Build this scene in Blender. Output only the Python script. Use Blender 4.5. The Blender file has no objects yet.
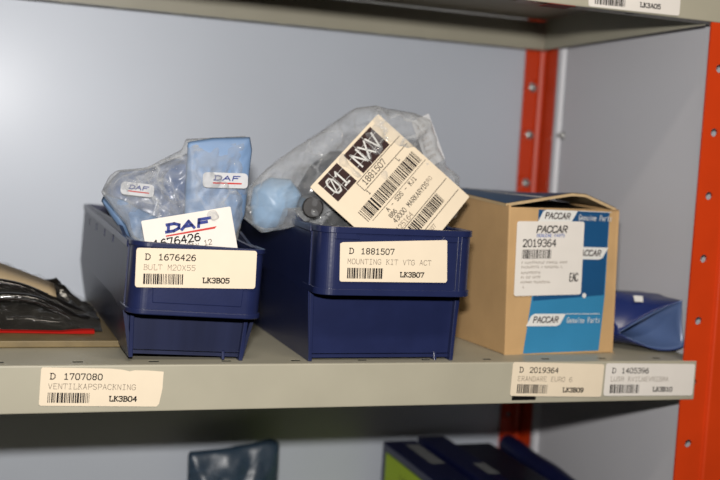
import bpy, bmesh, math, random
from math import sin, cos, pi, radians
from mathutils import Vector, Matrix, noise

C = bpy.context.scene.collection
S = bpy.context.scene

# ------------------------------------------------------------------ camera
cam_d = bpy.data.cameras.new('camera')
cam = bpy.data.objects.new('camera', cam_d); C.objects.link(cam)
RT = Vector((0.94303913, -0.32741191, 0.05898)); UP = Vector((-0.03079412, 0.09061734, 0.99540957)); FW = Vector((0.33125356, 0.94052642, -0.07537334))
cam.matrix_world = Matrix(((RT.x, UP.x, -FW.x, 0.01001), (RT.y, UP.y, -FW.y, -0.71454), (RT.z, UP.z, -FW.z, 0.14535), (0, 0, 0, 1)))
cam_d.sensor_width = 36; cam_d.lens = 1077.55 / 720 * 36
cam_d.clip_start = 0.02
cam_d.dof.use_dof = True; cam_d.dof.focus_distance = 0.735; cam_d.dof.aperture_fstop = 5.6
S.camera = cam

# ------------------------------------------------------------------ light
S.view_settings.view_transform = 'Standard'; S.view_settings.look = 'None'
S.view_settings.gamma = 1; S.view_settings.use_curve_mapping = False
S.view_settings.exposure = 0.0
w = bpy.data.worlds.new('world'); S.world = w; w.use_nodes = True
w.node_tree.nodes['Background'].inputs[0].default_value = (0.80, 0.84, 0.92, 1)
w.node_tree.nodes['Background'].inputs[1].default_value = 0.005

def area(name, loc, target, sx, sy, power, col):
    l = bpy.data.lights.new(name, 'AREA'); l.shape = 'RECTANGLE'; l.size = sx; l.size_y = sy; l.energy = power; l.color = col
    o = bpy.data.objects.new(name, l); C.objects.link(o); o.location = loc
    o.rotation_euler = (Vector(target) - Vector(loc)).to_track_quat('-Z', 'Y').to_euler()
    return o
area('camera_flash', (0.005, -0.715, 0.231), (0.26, 0.0, 0.13), 0.045, 0.022, 8.4, (1.0, 0.965, 0.93))
area('ceiling_lamp', (0.25, -1.25, 1.60), (0.25, -0.35, 0.3), 1.2, 0.14, 19.0, (1.0, 0.90, 0.76))

# ------------------------------------------------------------------ materials
def lin(c): return tuple(((v / 255) / 12.92 if v / 255 <= 0.04045 else ((v / 255 + 0.055) / 1.055) ** 2.4) for v in c) + (1,)
def mat(name, rgb, rough=0.5, spec=0.5, metal=0.0, var=0.06, scale=40, bump=0.0, bscale=200, coat=0.0, stretch=None):
    m = bpy.data.materials.new(name); m.use_nodes = True; nt = m.node_tree; b = nt.nodes['Principled BSDF']
    c = tuple(v*0.70 for v in lin(rgb)[:3]) + (1,)
    b.inputs['Roughness'].default_value = rough; b.inputs['Specular IOR Level'].default_value = spec; b.inputs['Metallic'].default_value = metal
    b.inputs['Coat Weight'].default_value = coat; b.inputs['Coat Roughness'].default_value = 0.25
    tc = nt.nodes.new('ShaderNodeTexCoord'); mp = nt.nodes.new('ShaderNodeMapping'); nt.links.new(tc.outputs['Object'], mp.inputs[0])
    if stretch: mp.inputs['Scale'].default_value = stretch
    n = nt.nodes.new('ShaderNodeTexNoise'); n.inputs['Scale'].default_value = scale; n.inputs['Detail'].default_value = 5; nt.links.new(mp.outputs[0], n.inputs['Vector'])
    r = nt.nodes.new('ShaderNodeValToRGB'); r.color_ramp.elements[0].position = 0.3; r.color_ramp.elements[1].position = 0.7
    r.color_ramp.elements[0].color = tuple(max(0, v * (1 - var)) for v in c[:3]) + (1,); r.color_ramp.elements[1].color = tuple(min(1, v * (1 + var)) for v in c[:3]) + (1,)
    nt.links.new(n.outputs['Fac'], r.inputs['Fac']); nt.links.new(r.outputs['Color'], b.inputs['Base Color'])
    if bump:
        n2 = nt.nodes.new('ShaderNodeTexNoise'); n2.inputs['Scale'].default_value = bscale; n2.inputs['Detail'].default_value = 4; nt.links.new(mp.outputs[0], n2.inputs['Vector'])
        bp = nt.nodes.new('ShaderNodeBump'); bp.inputs['Strength'].default_value = bump; bp.inputs['Distance'].default_value = 0.002
        nt.links.new(n2.outputs['Fac'], bp.inputs['Height']); nt.links.new(bp.outputs[0], b.inputs['Normal'])
    return m
def film(name, rgb, alpha, rough=0.15, bump=0.5, bscale=70, crease=0.4, facing=0.7):
    """thin plastic film: part see-through, part glossy plastic"""
    m = mat(name, rgb, rough=rough, spec=0.6, var=0.05, bump=bump, bscale=bscale)
    nt = m.node_tree; b = nt.nodes['Principled BSDF']; out = nt.nodes['Material Output']
    t = nt.nodes.new('ShaderNodeBsdfTransparent'); mx = nt.nodes.new('ShaderNodeMixShader')
    lw = nt.nodes.new('ShaderNodeLayerWeight'); lw.inputs['Blend'].default_value = 0.25
    ma = nt.nodes.new('ShaderNodeMath'); ma.operation = 'MULTIPLY_ADD'; ma.use_clamp = True
    ma.inputs[1].default_value = facing; ma.inputs[2].default_value = alpha
    nt.links.new(lw.outputs['Facing'], ma.inputs[0])
    mp = [q for q in nt.nodes if q.type == 'MAPPING'][0]
    n3 = nt.nodes.new('ShaderNodeTexNoise'); n3.inputs['Scale'].default_value = 35; n3.inputs['Detail'].default_value = 4; nt.links.new(mp.outputs[0], n3.inputs['Vector'])
    vm = nt.nodes.new('ShaderNodeVectorMath'); vm.operation = 'MULTIPLY_ADD'; vm.inputs[1].default_value = (0.03, 0.03, 0.03); nt.links.new(n3.outputs['Color'], vm.inputs[0]); nt.links.new(mp.outputs[0], vm.inputs[2])
    vo = nt.nodes.new('ShaderNodeTexVoronoi'); vo.feature = 'DISTANCE_TO_EDGE'; vo.inputs['Scale'].default_value = 42; nt.links.new(vm.outputs[0], vo.inputs['Vector'])
    rp_ = nt.nodes.new('ShaderNodeMapRange'); rp_.inputs['From Min'].default_value = 0.0; rp_.inputs['From Max'].default_value = 0.09; rp_.inputs['To Min'].default_value = crease; rp_.inputs['To Max'].default_value = 0.0
    nt.links.new(vo.outputs['Distance'], rp_.inputs['Value'])
    n4 = nt.nodes.new('ShaderNodeTexNoise'); n4.inputs['Scale'].default_value = 28; nt.links.new(mp.outputs[0], n4.inputs['Vector'])
    m4 = nt.nodes.new('ShaderNodeMapRange'); m4.inputs['From Min'].default_value = 0.42; m4.inputs['From Max'].default_value = 0.68; nt.links.new(n4.outputs['Fac'], m4.inputs['Value'])
    m5 = nt.nodes.new('ShaderNodeMath'); m5.operation = 'MULTIPLY'; nt.links.new(rp_.outputs[0], m5.inputs[0]); nt.links.new(m4.outputs[0], m5.inputs[1])
    m6 = nt.nodes.new('ShaderNodeMath'); m6.operation = 'ADD'; m6.use_clamp = True; nt.links.new(ma.outputs[0], m6.inputs[0]); nt.links.new(m5.outputs[0], m6.inputs[1]); nt.links.new(m6.outputs[0], mx.inputs[0])
    nt.links.new(t.outputs[0], mx.inputs[1]); nt.links.new(b.outputs[0], mx.inputs[2]); nt.links.new(mx.outputs[0], out.inputs['Surface'])
    return m
M = dict(
    wall=mat('grey_panel_paint', (212, 219, 230), 0.52, 0.5, metal=0.18, var=0.03, scale=6, bump=0.02, bscale=30, coat=0.12),
    wall2=mat('grey_side_panel_paint', (220, 220, 225), 0.45, 0.5, var=0.03, scale=6),
    shelf=mat('beige_grey_shelf_paint', (178, 173, 154), 0.42, 0.4, var=0.04, scale=25),
    post=mat('orange_red_post_paint', (218, 66, 18), 0.38, 0.45, var=0.05, scale=30),
    bin=mat('blue_bin_plastic', (33, 41, 80), 0.30, 0.5, var=0.08, scale=60, bump=0.03, bscale=500),
    paper=mat('cream_label_paper', (242, 226, 200), 0.7, 0.2, var=0.02, scale=60),
    paperw=mat('white_label_paper', (240, 234, 226), 0.6, 0.25, var=0.02, scale=60),
    tagp=mat('dulled_white_print', (208, 210, 214), 0.5, 0.35, var=0.06, scale=120),
    ink=mat('black_ink', (28, 22, 22), 0.7, 0.2, var=0.15, scale=900),
    inkl=mat('faded_ink', (150, 136, 120), 0.7, 0.2, var=0.2, scale=900),
    inkb=mat('blue_ink', (40, 58, 140), 0.6, 0.3),
    inkr=mat('red_ink', (205, 52, 44), 0.6, 0.3),
    inkd=mat('dark_brown_ink', (50, 26, 26), 0.6, 0.3),
    inkp=mat('pale_blue_ink', (120, 140, 200), 0.6, 0.3),
    card=mat('brown_cardboard', (203, 166, 118), 0.75, 0.2, var=0.07, scale=30, bump=0.08, bscale=90),
    cardl=mat('torn_cardboard_edge', (204, 178, 138), 0.85, 0.1, var=0.12, scale=200),
    tealp=mat('light_blue_carton_print', (56, 138, 184), 0.45, 0.4, var=0.05, scale=30),
    navyp=mat('dark_blue_carton_print', (28, 84, 132), 0.45, 0.4, var=0.05, scale=30),
    flapp=mat('slate_blue_carton_print', (28, 70, 108), 0.5, 0.35, var=0.06, scale=30),
    white=mat('white_print', (236, 236, 232), 0.55, 0.3, var=0.02),
    bluef=mat('pale_blue_printed_film', (120, 150, 190), 0.45, 0.4, var=0.10, scale=25, bump=0.25, bscale=45),
    bluel=film('grey_blue_printed_film', (100, 122, 164), 0.85, 0.3, 0.3, 40),
    bluep=mat('pale_blue_foam', (150, 186, 222), 0.4, 0.45, var=0.06, scale=30, bump=0.15, bscale=60),
    clear=film('clear_plastic_film', (214, 217, 220), 0.10, 0.08, 1.0, 75, 0.42),
    clear2=film('smoky_plastic_film', (150, 148, 142), 0.02, 0.06, 1.0, 60, 0.06, 0.22),
    bind=mat('streaked_blue_bin_plastic', (36, 42, 72), 0.36, 0.36, var=0.25, scale=60, bump=0.05, bscale=120, stretch=(1, 1, 0.06)),  # slightly greyer blue, tone streaks drawn out vertically
    wrap=film('grey_wrapping_film', (66, 70, 78), 0.6, 0.14, 0.8, 60),
    black=mat('black_rubber', (20, 19, 18), 0.35, 0.5, var=0.2),
    blackf=mat('shiny_black_wrap', (24, 22, 20), 0.12, 0.6, var=0.3, bump=0.5, bscale=90),
    steel=mat('dark_steel', (48, 46, 46), 0.3, 0.5, metal=0.3),
    zinc=mat('zinc_bolt', (170, 170, 168), 0.3, 0.5, metal=0.9),
    brass=mat('yellow_zinc', (226, 176, 84), 0.4, 0.5, metal=0.3),
    strip=mat('yellow_brown_board', (122, 104, 66), 0.5, 0.4, var=0.16, scale=60),
    red=mat('red_print', (168, 22, 14), 0.8, 0.1),
    dullred=mat('dull_red_tape', (128, 52, 40), 0.6, 0.3),
    tan=mat('tan_paper', (180, 160, 128), 0.6, 0.3),
    navy=mat('navy_bag_plastic', (34, 48, 104), 0.26, 0.5, var=0.10, scale=25, bump=0.15, bscale=50),
    navyi=mat('blue_bag_lining', (86, 108, 152), 0.32, 0.5, var=0.10, scale=25, bump=0.15, bscale=50),
    navyc=mat('navy_carton', (20, 25, 66), 0.4, 0.45, var=0.08),
    navyd=mat('black_blue_wrap', (28, 30, 48), 0.35, 0.5, var=0.15, bump=0.2, bscale=40),
    greylab=mat('grey_label_paper', (132, 134, 136), 0.5, 0.3),
    lime=mat('lime_label', (176, 206, 28), 0.6, 0.3, var=0.03),
    tealb=film('teal_plastic_film', (58, 78, 98), 0.66, 0.35, 0.4, 40, 0.2),
)

# ------------------------------------------------------------------ helpers
class MB:
    def __init__(s): s.bm = bmesh.new()
    def face(s, pts):
        try: return s.bm.faces.new([s.bm.verts.new(p) for p in pts])
        except ValueError: return None
    def box(s, a, b):
        x0, y0, z0 = a; x1, y1, z1 = b
        v = [s.bm.verts.new(p) for p in ((x0,y0,z0),(x1,y0,z0),(x1,y1,z0),(x0,y1,z0),(x0,y0,z1),(x1,y0,z1),(x1,y1,z1),(x0,y1,z1))]
        for f in ((3,2,1,0),(4,5,6,7),(0,1,5,4),(1,2,6,5),(2,3,7,6),(3,0,4,7)): s.bm.faces.new([v[i] for i in f])
    def hexa(s, lo, hi):
        v = [s.bm.verts.new(p) for p in list(lo) + list(hi)]
        for f in ((3,2,1,0),(4,5,6,7),(0,1,5,4),(1,2,6,5),(2,3,7,6),(3,0,4,7)): s.bm.faces.new([v[i] for i in f])
    def prism(s, pts, f0, f1):
        """polygon pts extruded: f0/f1 turn a 2-D point into the two 3-D ends"""
        a = [s.bm.verts.new(f0(p)) for p in pts]; b = [s.bm.verts.new(f1(p)) for p in pts]; n = len(pts)
        s.bm.faces.new(a[::-1]); s.bm.faces.new(b)
        for i in range(n): s.bm.faces.new((a[i], a[(i+1) % n], b[(i+1) % n], b[i]))
    def tube(s, path, r, n=10, closed=False):
        path = [Vector(p) for p in path]; rings = []; m = len(path)
        for i, p in enumerate(path):
            t = (path[(i+1) % m] - path[i-1]) if closed else (path[min(i+1, m-1)] - path[max(i-1, 0)])
            t.normalize(); u = t.cross(Vector((0.13, 0.21, 1))).normalized(); v = t.cross(u)
            rr = r[i] if isinstance(r, (list, tuple)) else r
            rings.append([s.bm.verts.new(p + rr * (cos(2*pi*k/n) * u + sin(2*pi*k/n) * v)) for k in range(n)])
        for i in range(m if closed else m - 1):
            A = rings[i]; B = rings[(i+1) % m]
            for k in range(n): s.bm.faces.new((A[k], A[(k+1) % n], B[(k+1) % n], B[k]))
        if not closed: s.bm.faces.new(rings[0][::-1]); s.bm.faces.new(rings[-1])
    def build(s, name, m, parent=None, smooth=False, bevel=0, solid=0, seg=2, offset=-1):
        bm = s.bm
        if solid or bevel: bmesh.ops.remove_doubles(bm, verts=bm.verts, dist=1e-6)
        bmesh.ops.recalc_face_normals(bm, faces=bm.faces)
        me = bpy.data.meshes.new(name); bm.to_mesh(me); bm.free()
        me.materials.append(M[m])
        if smooth:
            for p in me.polygons: p.use_smooth = True
        o = bpy.data.objects.new(name, me); C.objects.link(o)
        if parent: o.parent = parent
        if solid:
            d = o.modifiers.new('solid', 'SOLIDIFY'); d.thickness = solid; d.offset = offset
        if bevel:
            d = o.modifiers.new('bevel', 'BEVEL'); d.width = bevel; d.segments = seg; d.limit_method = 'ANGLE'; d.angle_limit = radians(40); d.harden_normals = False
        return o

def tag(o, label=None, cat=None, group=None, kind=None):
    if label: o['label'] = label
    if cat: o['category'] = cat
    if group: o['group'] = group
    if kind: o['kind'] = kind
    return o
def empty(name, loc, rot=(0, 0, 0)):
    o = bpy.data.objects.new(name, None); C.objects.link(o); o.location = loc; o.rotation_euler = rot; o.empty_display_size = 0.02
    return o

def holed_plate(mb, us, vs, holes, f):
    """grid plate; holes = list of (u0,u1,v0,v1) left open; f(u,v)->3-D"""
    U = sorted(set([round(u, 6) for u in us] + [round(x, 6) for h in holes for x in h[:2]])); V = sorted(set([round(v, 6) for v in vs] + [round(x, 6) for h in holes for x in h[2:4]]))
    vt = {}
    def vv(i, j):
        if (i, j) not in vt: vt[i, j] = mb.bm.verts.new(f(U[i], V[j]))
        return vt[i, j]
    for i in range(len(U)-1):
        for j in range(len(V)-1):
            cu = (U[i]+U[i+1])/2; cv = (V[j]+V[j+1])/2
            if any(h[0] < cu < h[1] and h[2] < cv < h[3] for h in holes): continue
            mb.bm.faces.new((vv(i, j), vv(i+1, j), vv(i+1, j+1), vv(i, j+1)))

def round_hole_strip(mb, u0, u1, v0, v1, uc, vcs, r, pitch, f, n=16):
    """strip u0..u1, v0..v1 with round holes at (uc, vc)"""
    hw = min(pitch*0.4, uc-u0, u1-uc) * 0.92
    rects = [(uc-hw, uc+hw, vc-hw, vc+hw) for vc in vcs]
    holed_plate(mb, [u0, u1], [v0, v1], rects, f)
    for (a, b, c, d), vc in zip(rects, vcs):
        inn = []; out = []
        for k in range(n):
            t = 2*pi*k/n + pi/4; cx, cy = cos(t), sin(t); q = max(abs(cx), abs(cy))
            inn.append(mb.bm.verts.new(f(uc + r*cx, vc + r*cy))); out.append(mb.bm.verts.new(f(uc + hw*cx/q, vc + hw*cy/q)))
        for k in range(n): mb.bm.faces.new((inn[k], inn[(k+1) % n], out[(k+1) % n], out[k]))

# ------------------------------------------------------------------ stroke lettering (glyph box 4 wide, 6 high)
G = {
'0': [[(1,0),(0,1.5),(0,4.5),(1,6),(3,6),(4,4.5),(4,1.5),(3,0),(1,0)]], '1': [[(.6,4.8),(2,6),(2,0)],[(.5,0),(3.5,0)]],
'2': [[(0,4.6),(.8,6),(3.2,6),(4,4.8),(3.8,3.6),(0,0),(4,0)]], '3': [[(0,5.2),(1,6),(3.2,6),(4,5),(3.4,3.4),(1.6,3.2)],[(3.4,3.2),(4,1.6),(3,0),(1,0),(0,.8)]],
'4': [[(3,0),(3,6),(0,2),(4,2)]], '5': [[(4,6),(.5,6),(.3,3.4),(2.5,3.8),(4,2.8),(4,1.2),(3,0),(1,0),(0,.8)]],
'6': [[(3.6,5.6),(2.4,6),(.8,5),(0,3),(0,1.2),(1,0),(3,0),(4,1.2),(4,2.4),(3,3.5),(1,3.4),(0,2.4)]], '7': [[(0,5.2),(0,6),(4,6),(1.6,0)]],
'8': [[(1,3.2),(0,4.3),(.8,6),(3.2,6),(4,4.3),(3,3.2),(1,3.2),(0,1.6),(1,0),(3,0),(4,1.6),(3,3.2)]], '9': [[(.4,.4),(1.6,0),(3.2,1),(4,3),(4,4.8),(3,6),(1,6),(0,4.8),(0,3.6),(1,2.5),(3,2.6),(4,3.6)]],
'A': [[(0,0),(2,6),(4,0)],[(.8,2.2),(3.2,2.2)]], 'B': [[(0,0),(2.8,0),(4,1),(4,2.3),(2.8,3.2),(.5,3.2)],[(.5,0),(.5,6)],[(0,6),(2.6,6),(3.6,5.2),(3.6,4.2),(2.8,3.2)]],
'C': [[(4,4.8),(3,6),(1.2,6),(0,4.5),(0,1.5),(1.2,0),(3,0),(4,1.2)]], 'D': [[(0,0),(2.4,0),(4,1.6),(4,4.4),(2.4,6),(0,6)],[(.6,0),(.6,6)]],
'E': [[(4,0),(.4,0),(.4,6),(4,6)],[(.4,3.1),(3,3.1)]], 'F': [[(.4,0),(.4,6),(4,6)],[(.4,3.1),(3,3.1)]],
'G': [[(4,4.8),(3,6),(1.2,6),(0,4.5),(0,1.5),(1.2,0),(3,0),(4,1),(4,2.8),(2.2,2.8)]], 'H': [[(0,0),(0,6)],[(4,0),(4,6)],[(0,3),(4,3)]],
'I': [[(2,0),(2,6)],[(.6,0),(3.4,0)],[(.6,6),(3.4,6)]], 'J': [[(3,6),(3,1.2),(2,0),(1,0),(0,1.2)]], 'K': [[(.5,0),(.5,6)],[(3.8,6),(.5,2.6)],[(1.6,3.6),(4,0)],[(0,6),(1.2,6)],[(0,0),(1.2,0)]],
'L': [[(.8,6),(.8,0),(4,0),(4,1.4)],[(0,6),(1.8,6)]], 'M': [[(.2,0),(.2,6),(2,2.6),(3.8,6),(3.8,0)]], 'N': [[(.2,0),(.2,6),(3.8,0),(3.8,6)]],
'O': [[(1,0),(0,1.5),(0,4.5),(1,6),(3,6),(4,4.5),(4,1.5),(3,0),(1,0)]], 'P': [[(.4,0),(.4,6),(3,6),(4,5),(4,3.8),(3,2.8),(.4,2.8)]], 'Q': [[(1,0),(0,1.5),(0,4.5),(1,6),(3,6),(4,4.5),(4,1.5),(3,0),(1,0)],[(2.4,1.6),(4,-.4)]],
'R': [[(.4,0),(.4,6),(3,6),(4,5),(4,3.9),(3,3),(.4,3)],[(2,3),(4,0)]], 'S': [[(4,5),(3,6),(1,6),(0,5),(.4,3.7),(3.5,2.5),(4,1.2),(3,0),(1,0),(0,1)]], 'T': [[(2,0),(2,6)],[(0,5.2),(0,6),(4,6),(4,5.2)]],
'U': [[(0,6),(0,1.3),(1,0),(3,0),(4,1.3),(4,6)]], 'V': [[(0,6),(2,0),(4,6)]], 'X': [[(0,0),(4,6)],[(0,6),(4,0)]], 'Y': [[(0,6),(2,3),(4,6)],[(2,3),(2,0)]],
'Å': [[(0,0),(2,4.8),(4,0)],[(.8,1.8),(3.2,1.8)],[(1.6,5.4),(2,6),(2.4,5.4),(1.6,5.4)]], '-': [[(.6,3),(3.4,3)]], ' ': [], '.': [[(1.8,0),(2.2,.4)]], 
'e': [[(.2,2),(3.6,2),(3.2,3.6),(1.8,4),(.4,3),(.2,1),(1.4,0),(3.4,.4)]], 'n': [[(.4,0),(.4,4)],[(.4,3),(2,4),(3.4,3.4),(3.6,0)]], 'u': [[(.4,4),(.4,1),(1.6,0),(3.4,1)],[(3.6,4),(3.6,0)]],
'i': [[(2,0),(2,4)],[(2,5.2),(2,5.8)]], 'a': [[(.6,3.6),(2,4),(3.4,3.2),(3.4,0)],[(3.4,2.2),(1.2,2.2),(.3,1.1),(1.2,0),(3.4,1)]], 'r': [[(.8,0),(.8,4)],[(.8,2.8),(2,4),(3.4,3.8)]], 't': [[(1.6,5.4),(1.6,.8),(2.4,0),(3.4,.2)],[(.4,4),(3.2,4)]],
's': [[(3.4,3.4),(2,4),(.6,3.2),(1.4,2.2),(3,1.8),(3.4,.8),(2,0),(.4,.6)]], 'y': [[(.3,4),(2,.4)],[(3.7,4),(1.2,-1.6)]],
}
def strokes(mb, s, x, z, h, adv, sw, shear=0.0, wx=None, y=0.0):
    """write s from (x,z) upward in the XZ plane; h letter height, adv advance per letter, sw stroke width"""
    k = h/6; kx = (wx if wx else adv*0.72)/4
    for i, ch in enumerate(s):
        for pl in G[ch]:
            P = [Vector((x + i*adv + p[0]*kx + shear*p[1]*k, z + p[1]*k)) for p in pl]
            for a, b in zip(P, P[1:]):
                d = (b-a)
                if d.length < 1e-9: continue
                d.normalize(); n = Vector((-d.y, d.x))*sw/2; e = d*sw*0.4
                q = [a-e-n, b+e-n, b+e+n, a-e+n]
                mb.face([(p.x, y, p.y) for p in q])
def rect(mb, x0, z0, x1, z1, y=0.0): mb.face([(x0,y,z0),(x1,y,z0),(x1,y,z1),(x0,y,z1)])
def barcode(mb, x0, x1, z0, z1, seed, y=0.0, unit=0.00042):
    r = random.Random(seed); x = x0
    while x < x1:
        wd = unit*r.choice((1, 1, 2, 2, 3)); rect(mb, x, z0, min(x+wd, x1), z1, y); x += wd + unit*r.choice((1, 1, 1.5, 2))
def card(name, W, H, m, parent=None, t=0.0003, r=0.0018, loc=(0,0,0), rot=(0,0,0), dents=None):
    """thin card in the XZ plane, front face at y = 0, lower left corner at the origin"""
    mb = MB(); pts = []
    for cx, cz, a0 in ((W-r, r, -90), (W-r, H-r, 0), (r, H-r, 90), (r, r, 180)):
        for k in range(4):
            a = radians(a0 + 30*k); pts.append((cx + r*cos(a), cz + r*sin(a)))
    if dents: pts = dents
    mb.prism(pts, lambda p: (p[0], 0, p[1]), lambda p: (p[0], t, p[1]))
    o = mb.build(name, m, parent); o.location = loc; o.rotation_euler = rot
    return o
E_ = -0.00015
def stock_label(name, num, desc, code, seed, loc, rot, parent=None, W=0.0805, H=0.0265, m='paper', dents=None):
    o = card(name, W, H, m, parent, loc=loc, rot=rot, dents=dents)
    k = H/0.0265
    t = MB(); strokes(t, 'D', 0.0060, H-0.0078*k, 0.0038, 0.0036, 0.00062, y=E_, wx=0.0030); strokes(t, num, 0.0148, H-0.0078*k, 0.0038, 0.0036, 0.00062, y=E_, wx=0.0025)
    strokes(t, code, 0.0445, H-0.0228*k, 0.0032, 0.0031, 0.00074, y=E_, wx=0.0023); t.build('printed_text', 'ink', o)
    t = MB(); strokes(t, desc, 0.0052, H-0.0146*k, 0.0035, 0.00315, 0.00034, y=E_, wx=0.0023); t.build('description_text', 'inkl', o)
    t = MB(); barcode(t, 0.0052, 0.0315, H-0.0243*k, H-0.0172*k, seed, y=E_); t.build('barcode', 'ink', o)
    return o

def resample(pts, n):
    P = [Vector(p) for p in pts]; L = [(P[(i+1) % len(P)] - P[i]).length for i in range(len(P))]; T = sum(L); out = []; i = 0; acc = 0
    for k in range(n):
        d = T*k/n
        while acc + L[i] < d: acc += L[i]; i += 1
        out.append(P[i].lerp(P[(i+1) % len(P)], (d-acc)/L[i]))
    return out
def pillow(name, m, outline, f, tf, tb, amp, freq, seed, parent=None, rings=16, n=96, center=None, ex=2.0, edge=0.0):
    """closed, puffed-out bag skin over an outline; f(x, z, y) places the point (y = depth off the sheet)"""
    bm = bmesh.new(); O = resample(outline, n); c = Vector(center) if center else sum(O, Vector((0, 0)))/n; off = Vector((seed*3.1, seed*1.7, seed*0.9))
    def P(o, s, sg):
        p = c + (o-c)*s; q = Vector((p.x*freq, p.y*freq, sg*0.7)) + off
        w = 1.1*(noise.voronoi(q*0.9)[0][0]) + 0.9*abs(noise.noise(q)) + 0.5*abs(noise.noise(q*2.3)) + 0.35*noise.voronoi(q*2.1)[0][0] - 0.9
        d = (tf if sg < 0 else tb)*(1 - s**ex)**0.6 + amp*w*(1 - (1-edge)*s**6)
        return bm.verts.new(f(p.x, p.y, sg*d))
    R = {}
    for sg in (-1, 1):
        R[sg] = [[P(o, i/rings, sg) for o in O] for i in range(1, rings)] 
    rim = [P(o, 1.0, -1) for o in O]
    for sg in (-1, 1):
        cen = P(c, 0, sg); L = R[sg] + [rim]
        for k in range(n):
            j = (k+1) % n; bm.faces.new((cen, L[0][k], L[0][j]))
            for i in range(len(L)-1): bm.faces.new((L[i][k], L[i+1][k], L[i+1][j], L[i][j]))
    mb = MB(); mb.bm.free(); mb.bm = bm
    return mb.build(name, m, parent, smooth=True)

# ------------------------------------------------------------------ the setting: rear and side panels of the bay
HZ = 0.2673; LIP = 0.0317; DEP = 0.304; WX = 0.564
b = MB(); b.box((-0.46, DEP, -0.335), (WX, DEP+0.004, 0.75)); o = b.build('wall_back', 'wall'); tag(o, kind='structure')
b = MB(); b.box((WX, 0.004, -0.335), (WX+0.003, DEP, 0.75))
b.prism([(WX, 0.262), (WX-0.0035, 0.264), (WX-0.0048, 0.2685), (WX-0.0035, 0.273), (WX, 0.275)], lambda p: (p[0], p[1], -0.335), lambda p: (p[0], p[1], 0.75))
o = b.build('wall_right', 'wall2'); tag(o, kind='structure')

# ------------------------------------------------------------------ shelves
def make_shelf(z, label, name='steel_shelf'):
    root = empty(name, (0.05, 0.15, z - LIP)); tag(root, label, 'shelf')
    X0, X1, Y1 = -0.45, 0.5600, 0.2955
    g = lambda p: (p[0]-0.05, p[1]-0.15, p[2]-z+LIP)
    slots = [(0.0693 + 0.05*k, 0.0693+0.05*k + 0.0068, 0.0095, 0.0140) for k in range(-10, 10)]
    b = MB(); holed_plate(b, [X0, X1], [0.0015, Y1], slots, lambda u, v: g((u, v, z)))
    b.build('shelf_panel', 'shelf', root, solid=0.00012)
    b = MB(); b.box(g((X0, 0, z-LIP)), g((0.5535, 0.0022, z-0.0001)))
    b.build('front_lip', 'shelf', root, bevel=0.0009)
    fl = [(0.0693+0.05*k, 0.0693+0.05*k+0.0075, 0.009, 0.0125) for k in range(-10, 9)]
    b = MB(); holed_plate(b, [X0, 0.5535], [0.0015, 0.019], fl, lambda u, v: g((u, v, z-LIP+0.0008))); b.build('front_flange', 'shelf', root, solid=0.0012, offset=1)
    b = MB(); b.box(g((X0, Y1-0.0015, z-LIP)), g((X1-0.002, Y1, z-0.0016)))
    fl = [(0.0673+0.05*k, 0.0673+0.05*k+0.0085, 0.2835, 0.2875) for k in range(-10, 10)]
    holed_plate(b, [X0, X1-0.004], [0.2805, Y1], fl, lambda u, v: g((u, v, z-LIP)))
    b.build('rear_lip', 'shelf', root)
    b = MB(); b.box(g((0.5480, 0.02, z-LIP)), g((0.5495, 0.280, z-0.0016))); b.build('side_flange', 'shelf', root)
    return root
make_shelf(0.0, 'beige grey steel shelf carrying the two blue bins and the opened carton')
make_shelf(HZ + LIP, 'steel shelf at the top edge of the picture, seen from below')
make_shelf(-0.3, 'lowest steel shelf beneath the dark blue cartons')

# ------------------------------------------------------------------ posts
def post(name, label, front):
    root = empty(name, (0.5530, 0.0 if front else 0.3015, -0.335)); tag(root, label, 'post')
    z0, z1 = 0.0, 1.085
    hz = [-0.06791 + 0.05*k + 0.335 for k in range(-5, 16)]
    if front:
        b = MB(); round_hole_strip(b, 0.5415-0.5530, 0.5660-0.5530, z0, z1, -0.0008, hz, 0.0033, 0.05, lambda u, v: (u, 0.0024, v))
        b.build('holed_flange', 'post', root, solid=0.0018)
        b = MB(); b.prism([(0.0128,0.0006),(0.0136,-0.0018),(0.0150,-0.0022),(0.046,-0.0022),(0.046,0.0),(0.0155,0.0),(0.0148,0.030),(0.0128,0.030)], lambda p: (p[0], p[1], z0), lambda p: (p[0], p[1], z1))
        b.build('web', 'post', root, bevel=0.0004)
    else:
        b = MB(); round_hole_strip(b, 0.5390-0.5530, 0.5560-0.5530, z0, z1, -0.0058, hz, 0.0028, 0.05, lambda u, v: (u, 0.0, v))
        b.build('holed_flange', 'post', root, solid=0.0018)
        b = MB(); b.prism([(0.0,0.0),(0.0012,-0.0035),(0.0040,-0.0055),(0.0055,-0.0055),(0.0060,-0.0025),(0.0078,-0.0025),(0.0084,-0.0290),(0.0100,-0.0290),(0.0106,0.0)], lambda p: (p[0], p[1], z0), lambda p: (p[0], p[1], z1))
        b.build('web', 'post', root)
    return root
post('shelving_post', 'bright orange front post with round holes at the right edge of the picture', True)
rp = post('shelving_post', 'orange rear post in the corner where the grey panels meet', False)
def hexbolt(loc, axis, label, grp):
    b = MB(); q = Vector(axis).to_track_quat('Z', 'X').to_matrix(); L = Vector(loc)
    f = lambda z: (lambda p: L + q @ Vector((p[0], p[1], z)))
    b.prism([(0.0042*cos(2*pi*k/18), 0.0042*sin(2*pi*k/18)) for k in range(18)], f(0.0), f(0.0008))
    b.prism([(0.0031*cos(pi*k/3), 0.0031*sin(pi*k/3)) for k in range(6)], f(0.0008), f(0.0032))
    b.prism([(0.0016*cos(pi*k/5), 0.0016*sin(pi*k/5)) for k in range(10)], f(0.0032), f(0.0062))
    o = b.build('hex_bolt', 'zinc'); tag(o, label, 'bolt', grp); return o
G_ = 'bolts in the rear corner post'
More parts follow.
